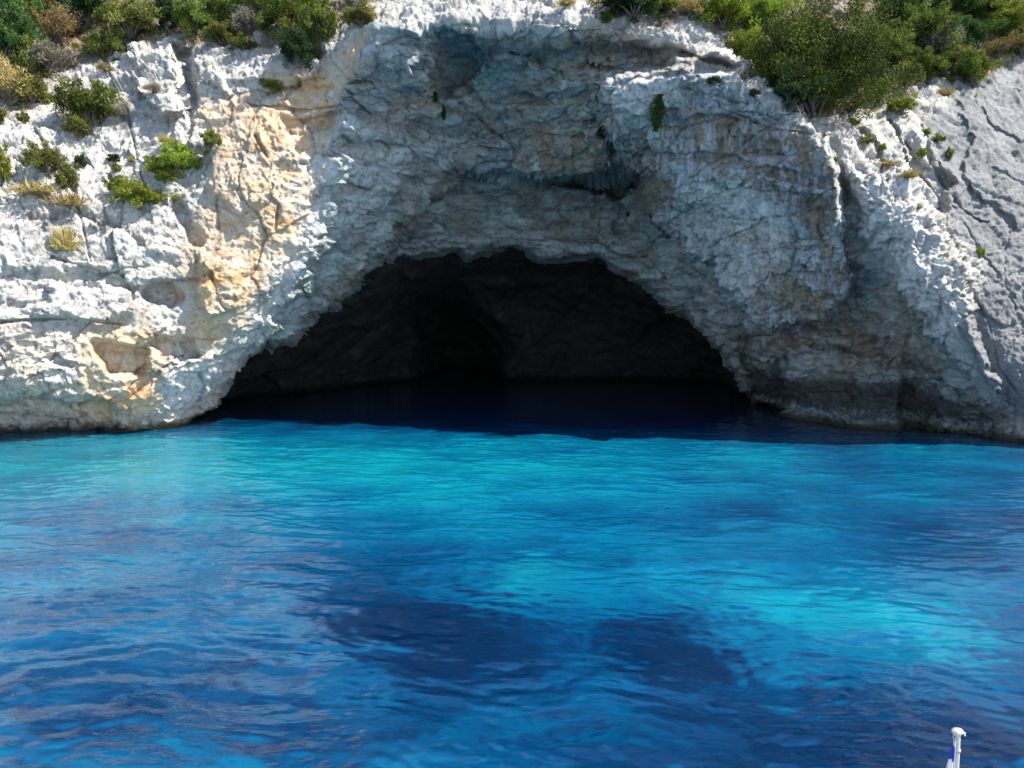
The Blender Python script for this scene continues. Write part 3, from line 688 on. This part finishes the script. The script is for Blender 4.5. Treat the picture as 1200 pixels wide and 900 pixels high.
GL = 'shrubs on the cliff top at the left'; GR = 'shrubs on the cliff top at the right'; GF = 'shrubs rooted in the bare left rock face'; GT = 'small tufts in cracks of the right rock'
PL = [
 # cliff top, left
 ('bush','deep',12,48,64,84,'dark green shrub at the far left edge of the cliff top',GL),
 ('bush','olive',48,14,44,34,'olive shrub in the top left corner just right of the dark green one',GL),
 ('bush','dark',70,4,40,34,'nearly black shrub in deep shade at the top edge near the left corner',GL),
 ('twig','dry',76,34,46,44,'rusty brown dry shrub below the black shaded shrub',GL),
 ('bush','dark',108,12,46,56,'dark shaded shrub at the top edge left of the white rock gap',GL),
 ('twig','grey',64,72,54,36,'grey leafless twiggy shrub above the round green one on the left',GL),
 ('bush','olive',38,72,36,44,'olive shrub leaning on the dark green shrub at the left edge',GL),
 ('twig','gold',14,98,52,52,'straw yellow shrub at the left edge below the dark green one',GL),
 ('bush','bright',4,60,26,40,'small yellow green shrub squeezed at the left frame edge',GL),
 ('bush','olive',40,106,34,32,'low olive shrub between the yellow shrub and the round green one',GL),
 ('bush','green',127,62,44,34,'small green shrub left of the upright pale rock outcrop',GL),
 ('bush','olive',158,30,62,44,'wide olive green shrub above the upright pale rock outcrop',GL),
 ('bush','dark',198,22,36,40,'dark green shrub above the narrow shaded gully',GL),
 ('bush','green',232,24,50,44,'mid green shrub right of the gully on the cliff top',GL),
 ('bush','olive',262,44,38,28,'low olive shrub hanging over the pale ledge',GL),
 ('bush','green',272,14,48,38,'green shrub at the top edge above the pale ledge',GL),
 ('twig','grey',296,30,40,34,'grey green twiggy shrub amid the green ones above the ledge',GL),
 ('bush','bright',312,12,54,38,'light green shrub at the top edge left of centre of the bank',GL),
 ('bush','green',338,24,52,50,'rounded green shrub above the brownish one on the left bank',GL),
 ('bush','dark',350,58,44,42,'dull brown green shrub drooping lowest over the ledge',GL),
 ('bush','green',376,34,46,56,'tall green shrub at the right end of the left bank',GL),
 ('bush','bright',362,6,44,30,'yellow green shrub at the top edge at the right end of the left bank',GL),
 ('bush','olive',288,54,30,18,'tiny olive shrub sitting on the pale ledge rocks',GL),
 ('bush','olive',428,24,40,20,'flat olive shrub on orange rock above the alcove corner',GL),
 # in the left face
 ('bush','green',106,118,72,58,'dense green shrub clinging to the rock at upper left',GF),
 ('bush','olive',92,148,34,34,'sparse olive shrub drooping under the dense green one',GF),
 ('twig','grey',142,122,34,30,'grey twiggy shrub touching the right side of the dense green one',GF),
 ('bush','bright',213,186,54,44,'bright green rounded shrub in the middle of the left face',GF),
 ('bush','bright',186,192,32,24,'bright green shrub joined to the left of the rounded one',GF),
 ('bush','bright',196,209,28,16,'low bright green shrub just under the rounded one',GF),
 ('twig','gold',198,166,30,14,'brownish gold dry shrub on top of the rounded bright green one',GF),
 ('bush','olive',250,166,26,28,'small dark olive shrub right of the rounded bright green one',GF),
 ('bush','bright',166,230,62,36,'wide vivid green shrub lowest on the left face',GF),
 ('bush','green',140,218,26,24,'mid green shrub joined to the top left of the vivid lowest one',GF),
 ('bush','bright',319,97,36,20,'small lime green shrub alone on pale orange rock',GF),
 ('bush','olive',54,192,48,36,'olive shrub above the patch of dry grass at left',GF),
 ('bush','olive',82,212,28,34,'narrow olive shrub at the right end of the dry grass patch',GF),
 ('bush','dark',96,190,16,20,'tiny dark shrub in a crack right of the olive shrubs',GF),
 ('bush','bright',4,194,28,52,'yellow green shrub cut by the left frame edge, halfway up the face',GF),
 ('bush','olive',2,138,18,22,'small olive shrub on the left frame edge above the yellow green one',GF),
 ('bush','green',29,141,14,16,'tiny green shrub on bare rock near the left frame edge',GF),
 ('bush','dark',135,184,18,12,'tiny grey green cushion in bare rock left of the bright shrubs',GF),
 ('bush','olive',137,197,16,11,'tiny olive cushion below the grey green one',GF),
 ('tuft','gold',155,184,12,9,'tiny golden tuft left of the bright shrubs',GF),
 ('tuft','gold',48,226,52,18,'low strip of straw yellow grass under the olive shrubs',None),
 ('tuft','gold',84,242,36,20,'straw yellow grass clump at the right end of the dry strip',None),
 ('tuft','gold',76,276,30,36,'tall pale straw clump hanging alone on the grey rock',None),
 ('twig','dry',130,90,24,12,'round beige dry cushion above the dense green shrub',GF),
 ('twig','grey',182,104,28,14,'flat grey cushion on the white rock beside the gully',GF),
 ('tuft','gold',55,166,10,7,'tiny straw tuft above the olive shrubs at left',GF),
 # above the middle of the alcove
 ('tuft','gold',664,6,20,14,'pale dry tuft on the rim above the middle of the alcove',None),
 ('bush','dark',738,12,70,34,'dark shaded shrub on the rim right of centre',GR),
 ('bush','green',710,18,18,18,'small green shrub at the left foot of the dark rim shrub',GR),
 # cliff top, right
 ('bush','bright',782,6,30,20,'light green shrub at the top edge right of the dark rim shrub',GR),
 ('twig','gold',806,12,36,28,'tan dry shrub between two light green shrubs at the top',GR),
 ('bush','bright',842,18,66,40,'large light green shrub left of the juniper',GR),
 ('bush','bright',886,26,56,50,'light green shrub touching the juniper on its left',GR),
 ('bush','bright',872,58,40,36,'light green shrub lowest of those left of the juniper',GR),
 ('twig','dry',908,8,34,24,'dry brown shrub behind the juniper at the top edge',GR),
 ('juniper','juniper',950,72,152,148,'large dark juniper tree on the cliff edge above the right buttress',None),
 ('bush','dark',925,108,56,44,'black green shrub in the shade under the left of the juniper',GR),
 ('bush','green',1024,50,40,40,'green shrub touching the right side of the juniper crown',GR),
 ('bush','deep',1050,16,56,44,'deep green shrub at the top edge right of the juniper',GR),
 ('bush','green',1078,40,60,54,'big leafy green shrub in the middle of the right bank',GR),
 ('bush','deep',1108,14,50,44,'deep green shrub at the top edge in the middle of the right bank',GR),
 ('bush','green',1048,68,40,36,'low green shrub above the grey green one right of the juniper',GR),
 ('bush','olive',1056,96,36,34,'grey green shrub above the yellow green cushion',GR),
 ('bush','bright',1028,108,32,28,'round yellow green shrub at the right foot of the juniper',GR),
 ('bush','bright',1054,127,34,22,'yellow green cushion on the rock below the grey green shrub',GR),
 ('twig','grey',1100,52,44,38,'bare grey twiggy shrub in the right bank',GR),
 ('bush','green',1086,80,44,34,'green shrub above the jagged grey rocks of the right bank',GR),
 ('bush','olive',1112,72,36,34,'olive shrub just above the jagged grey rocks',GR),
 ('bush','green',1138,86,42,40,'green shrub drooping lowest over the grey slab',GR),
 ('bush','deep',1132,48,48,38,'deep green shrub behind the one drooping over the slab',GR),
 ('bush','green',1150,16,46,36,'green shrub at the top edge near the right end',GR),
 ('twig','dry',1164,62,36,22,'orange brown dry shrub at the head of the grey slab',GR),
 ('bush','bright',1176,34,44,36,'light green shrub near the right frame edge',GR),
 ('bush','olive',1196,52,36,40,'olive shrub cut by the right frame edge',GR),
 ('tuft','gold',1184,8,46,26,'pale straw grass clump in the top right corner',None),
 ('bush','dark',1018,84,24,26,'dark shaded shrub between the juniper and the bank',GR),
 # tufts and cushions in the rock of the right
 ('bush','bright',1000,140,16,12,'tiny bright green shrub under the juniper trunk',GT),
 ('twig','dry',996,126,24,12,'rusty dry cushion under the juniper trunk',GT),
 ('bush','olive',1014,165,18,12,'tiny olive cushion on the pale rib below the juniper',GT),
 ('bush','bright',1030,174,10,11,'tiny lime cushion right of the olive one on the pale rib',GT),
 ('tuft','gold',1038,189,22,10,'golden tuft in the middle of the pale rib',GT),
 ('tuft','gold',1060,206,26,12,'wide golden tuft on the ledge over the fluted rib',GT),
 ('bush','bright',1078,181,12,13,'tiny yellow green cushion left of the two by the slab',GT),
 ('bush','bright',1080,157,16,10,'yellow cushion on the left of a pair beside the slab',GT),
 ('bush','olive',1097,163,18,12,'olive green cushion on the right of a pair beside the slab',GT),
 ('tuft','gold',1104,108,20,12,'orange gold tuft on the jagged rocks above the slab',GT),
 ('bush','olive',1112,180,10,18,'thin upright olive cushion in the long crack of the slab',GT),
 ('bush','bright',1146,296,10,14,'small yellow green cushion high in the lower part of the slab',GT),
 ('bush','bright',1132,331,9,7,'tiny yellow green cushion lowest on the slab',GT),
 ('tuft','gold',986,214,14,9,'small golden tuft on the nose of the right buttress',GT),
 ('bush','olive',980,187,8,8,'tiny olive cushion at the shade edge of the right buttress',GT),
 ('tuft','dry',1074,240,10,8,'tiny dry tuft at the foot of the upper slab rocks',GT),
 # hanging in the shade
 ('hanging','deep',770,131,15,42,'dark green plant hanging from a ledge of the right buttress','plants hanging in the shaded alcove'),
 ('hanging','dark',731,258,8,18,'small dark plant hanging in the recess under the slab','plants hanging in the shaded alcove'),
 ('hanging','dark',516,130,6,16,'small dark plant hanging on the lilac rock at upper left of the alcove','plants hanging in the shaded alcove'),
 ('hanging','deep',508,112,8,12,'small green plant highest on the left wall of the alcove','plants hanging in the shaded alcove'),
 ('bush','dark',883,108,18,13,'dark cushion on the shaded blue rock below the light green shrubs',GT),
 ('bush','dark',836,92,20,12,'dark grey cushion on the shaded blue rock left of the juniper',GT),
]
for a in PL:
    plant(*a)

# undergrowth between the shrubs
ok = (m_veg > 0.45) & (uu > -260) & (uu < 1460) & (vv > -200)
ii, jj = np.nonzero(ok); wgt = np.gradient(U1)[jj] * np.gradient(V1)[ii]
sel = rng.choice(len(ii), 5200, p=wgt / wgt.sum()); base = P1[ii[sel], jj[sel]]
per = 26; c0 = np.repeat(base, per, 0); nn = len(c0)
hgt_ = np.repeat(rng.uniform(0.1, 0.42, len(base)), per)
o = rng.normal(size=(nn, 3)) + np.array([0, -0.3, 1.3]); o /= np.linalg.norm(o, axis=1)[:, None]
cc = c0 + o * (hgt_ * rng.random(nn) ** 0.5)[:, None] + rng.normal(size=(nn, 3)) * 0.05
ln = rng.uniform(0.03, 0.07, nn)
sv = leaf_quads(cc, o, ln, ln * 0.35, rng)
dryness = np.repeat(np.clip(0.5 + 0.8 * fbm(base, 2.5, 3, 161) + 0.15 * rng.normal(size=len(base)), 0, 1), per)
mu = quad_mesh('undergrowth', sv, dryness)
UG = NT('undergrowth_leaves'); _f = UG.attr('tone')
_c = UG.n('ShaderNodeValToRGB', {'Fac': _f}); _e = _c.color_ramp.elements
_e[0].color = (0.03, 0.06, 0.015, 1); _e[1].color = (0.36, 0.28, 0.14, 1); _x = _e.new(0.5); _x.color = (0.10, 0.10, 0.04, 1)
link('undergrowth', mu, UG.out(UG.n('ShaderNodeBsdfPrincipled', {'Base Color': _c.outputs[0], 'Roughness': 0.8}).outputs[0]), kind='stuff', label='dry grass and low scrub covering the soil on the cliff top')

# ------------------------------------------------------------------ flagpole, flag and the stern it stands on
def simple(name, col, rough=0.4, sp_=0.5):
    m = NT(name); ps = m.n('ShaderNodeNewGeometry').outputs['Position']
    c2 = tuple(x * 0.8 for x in col)
    return m.out(m.n('ShaderNodeBsdfPrincipled', {'Base Color': m.mix(m.noise(ps, 30, 4), c2, col), 'Roughness': rough, 'Specular IOR Level': sp_}).outputs[0])
WHITE = simple('white_paint', (0.5, 0.5, 0.485), 0.35); GREYM = simple('grey_metal', (0.35, 0.35, 0.36), 0.35); ROPE = simple('rope', (0.7, 0.69, 0.66), 0.9)
BLUE = simple('blue_cloth', (0.01, 0.04, 0.42), 0.8); WCL = simple('white_cloth', (0.78, 0.79, 0.80), 0.85)
pt = P(1123.3, 856, 4.5); px = 4.5 / F
e = bpy.data.objects.new('flagpole', None); C.objects.link(e); e.location = (pt[0], pt[1], 1.05)
e['label'] = 'white flagpole top with a small cap rising at the bottom right'; e['category'] = 'flagpole'
H = pt[2] - 1.05
def tl(name, me, mat, par): return link(name, me, mat, par)
shaft = tube_mesh('shaft', [[((0, 0, 0), 0.016), ((0, 0, H * 0.5), 0.0145), ((0, 0, H - 0.02), 0.0130), ((0, 0, H), 0.0130)]], 20)
tl('shaft', shaft, WHITE, e)
cap = tube_mesh('cap', [[((0.0, 0, H - 0.030), 0.017), ((-0.003, 0, H - 0.022), 0.024), ((-0.006, 0, H - 0.010), 0.033), ((-0.007, 0, H - 0.004), 0.034), ((-0.008, 0, H + 0.002), 0.031), ((-0.0085, 0, H + 0.004), 0.016)]], 24)
tl('cap', cap, WHITE, e)
tl('bolt', tube_mesh('bolt', [[((0.012, -0.036, H - 0.004), 0.0045), ((0.012, -0.028, H - 0.004), 0.0045)]], 12), GREYM, e)
tl('bolt', tube_mesh('bolt', [[((-0.030, -0.036, H + 0.0), 0.0045), ((-0.030, -0.022, H + 0.0), 0.0045)]], 12), GREYM, e)
tl('hook', tube_mesh('hook', [[((0.018, -0.01, H - 0.012), 0.007), ((0.031, -0.012, H - 0.012), 0.008), ((0.034, -0.012, H - 0.024), 0.006), ((0.030, -0.012, H - 0.030), 0.004)]], 12), WHITE, e)
ring = [((-0.030 + 0.009 * math.cos(t), -0.012, H - 0.030 + 0.012 * math.sin(t)), 0.0028) for t in np.linspace(0, 6.0, 14)]
tl('ring', tube_mesh('ring', [ring], 8), WHITE, e)
tl('halyard', tube_mesh('halyard', [[((-0.034, -0.012, H - 0.040), 0.0022), ((-0.033, -0.012, H - 0.07), 0.0022), ((-0.026, -0.012, H - 0.10), 0.0022)],
    [((-0.024, -0.010, H - 0.036), 0.0022), ((-0.022, -0.012, H - 0.10), 0.0022), ((-0.021, -0.012, H - 1.2), 0.0022)]], 8), ROPE, e)
tl('collar', tube_mesh('collar', [[((0, 0, H - 0.135), 0.0185), ((0, 0, H - 0.118), 0.0185)]], 20), GREYM, e)
tl('foot', tube_mesh('foot', [[((0, 0, -0.03), 0.05), ((0, 0, 0.01), 0.05), ((0, 0, 0.012), 0.028), ((0, 0, 0.12), 0.024)]], 20), GREYM, e)
# limp flag: bands of cloth in soft folds hanging from the halyard
fr_ = 34; fc_ = 40; Lf = 0.62
ft = np.linspace(0, 1, fr_); fs = np.linspace(0, 1, fc_)
gs, gt = np.meshgrid(fs, ft)
wid = 0.012 + 0.10 * gt ** 0.8
fx_ = -0.024 - gs * wid * 1.0 - 0.012 * gt
fy_ = -0.012 + 0.020 * np.sin(gs * 15 + gt * 2.2) * (0.2 + gt)
fz_ = H - 0.095 - gt * Lf - gs * gt * 0.05
fp = np.stack([fx_ + pt[0], fy_ + pt[1], fz_ + 1.05], -1)
mf = grid_mesh('flag', fp, want=(0, -1, 0))
mf.materials.append(BLUE); mf.materials.append(WCL)
for pl_ in mf.polygons:
    zc = (fp.reshape(-1, 3)[pl_.vertices[0]][2] - (1.05 + H - 0.095)) / -Lf
    pl_.material_index = int(zc / 0.125) % 2
fo = link('flag', mf); fo['label'] = 'limp blue and white banded flag hanging beside the white pole'; fo['category'] = 'flag'
so = fo.modifiers.new('thick', 'SOLIDIFY'); so.thickness = 0.0015; so.offset = 0

# stern of the boat that carries the pole: a rounded hull with a deck and a low rail
def ring_outline(w, y0, y1, n=28):
    o_ = []
    for k in range(n):
        t = k / n * 2 * math.pi; cx = math.cos(t); sy = math.sin(t)
        o_.append((abs(cx) ** 0.55 * math.copysign(1, cx) * w, (y0 + y1) / 2 + abs(sy) ** 0.4 * math.copysign(1, sy) * (y1 - y0) / 2))
    return o_
def loft(name, rings, mat, par):
    V = []; Fc = []; n = len(rings[0][0])
    for o_, z in rings: V += [(x, y, z) for x, y in o_]
    for k in range(len(rings) - 1):
        for s_ in range(n):
            a0 = k * n + s_; a1 = k * n + (s_ + 1) % n; Fc.append((a0, a1, a1 + n, a0 + n))
    Fc.append(tuple(range(n))[::-1]); Fc.append(tuple(range((len(rings) - 1) * n, len(rings) * n)))
    me = bpy.data.meshes.new(name); me.from_pydata(V, [], Fc); me.update(); return link(name, me, mat, par)
b = bpy.data.objects.new('boat', None); C.objects.link(b); b.location = (1.2, 0, 0)
b['label'] = 'white excursion boat deck below the frame carrying the flagpole'; b['category'] = 'boat'
loft('hull', [(ring_outline(1.5, -8, 4.2), -0.4), (ring_outline(1.9, -8.5, 4.7), 0.4), (ring_outline(2.05, -8.8, 4.85), 1.0)], WHITE, b)
loft('deck', [(ring_outline(2.0, -8.7, 4.8), 1.003), (ring_outline(2.0, -8.7, 4.8), 1.04)], simple('deck_paint', (0.6, 0.58, 0.52), 0.7), b)

# ------------------------------------------------------------------ light
SUN = Vector((0.60, -0.20, 0.78)).normalized()
el = math.asin(SUN.z); 
wld = bpy.data.worlds.new('World'); S.world = wld; wld.use_nodes = True
nt = wld.node_tree; bg = nt.nodes['Background']
sky = nt.nodes.new('ShaderNodeTexSky'); sky.sky_type = 'NISHITA'; sky.sun_disc = False
sky.sun_elevation = el; sky.sun_rotation = math.atan2(SUN.x, SUN.y)
sky.air_density = 1.0; sky.dust_density = 0.1; sky.ozone_density = 3.0
nt.links.new(sky.outputs[0], bg.inputs[0]); bg.inputs[1].default_value = 0.116
L = bpy.data.lights.new('sun', 'SUN'); L.energy = 5.0; L.angle = math.radians(0.5); L.color = (1.0, 0.95, 0.87)
lo = bpy.data.objects.new('sun', L); C.objects.link(lo)
lo.rotation_euler = SUN.to_track_quat('Z', 'Y').to_euler()

S.view_settings.view_transform = 'Standard'; S.view_settings.look = 'None'
S.view_settings.exposure = 1.0; S.view_settings.gamma = 1
S.cycles.max_bounces = 7; S.cycles.diffuse_bounces = 4; S.cycles.glossy_bounces = 3
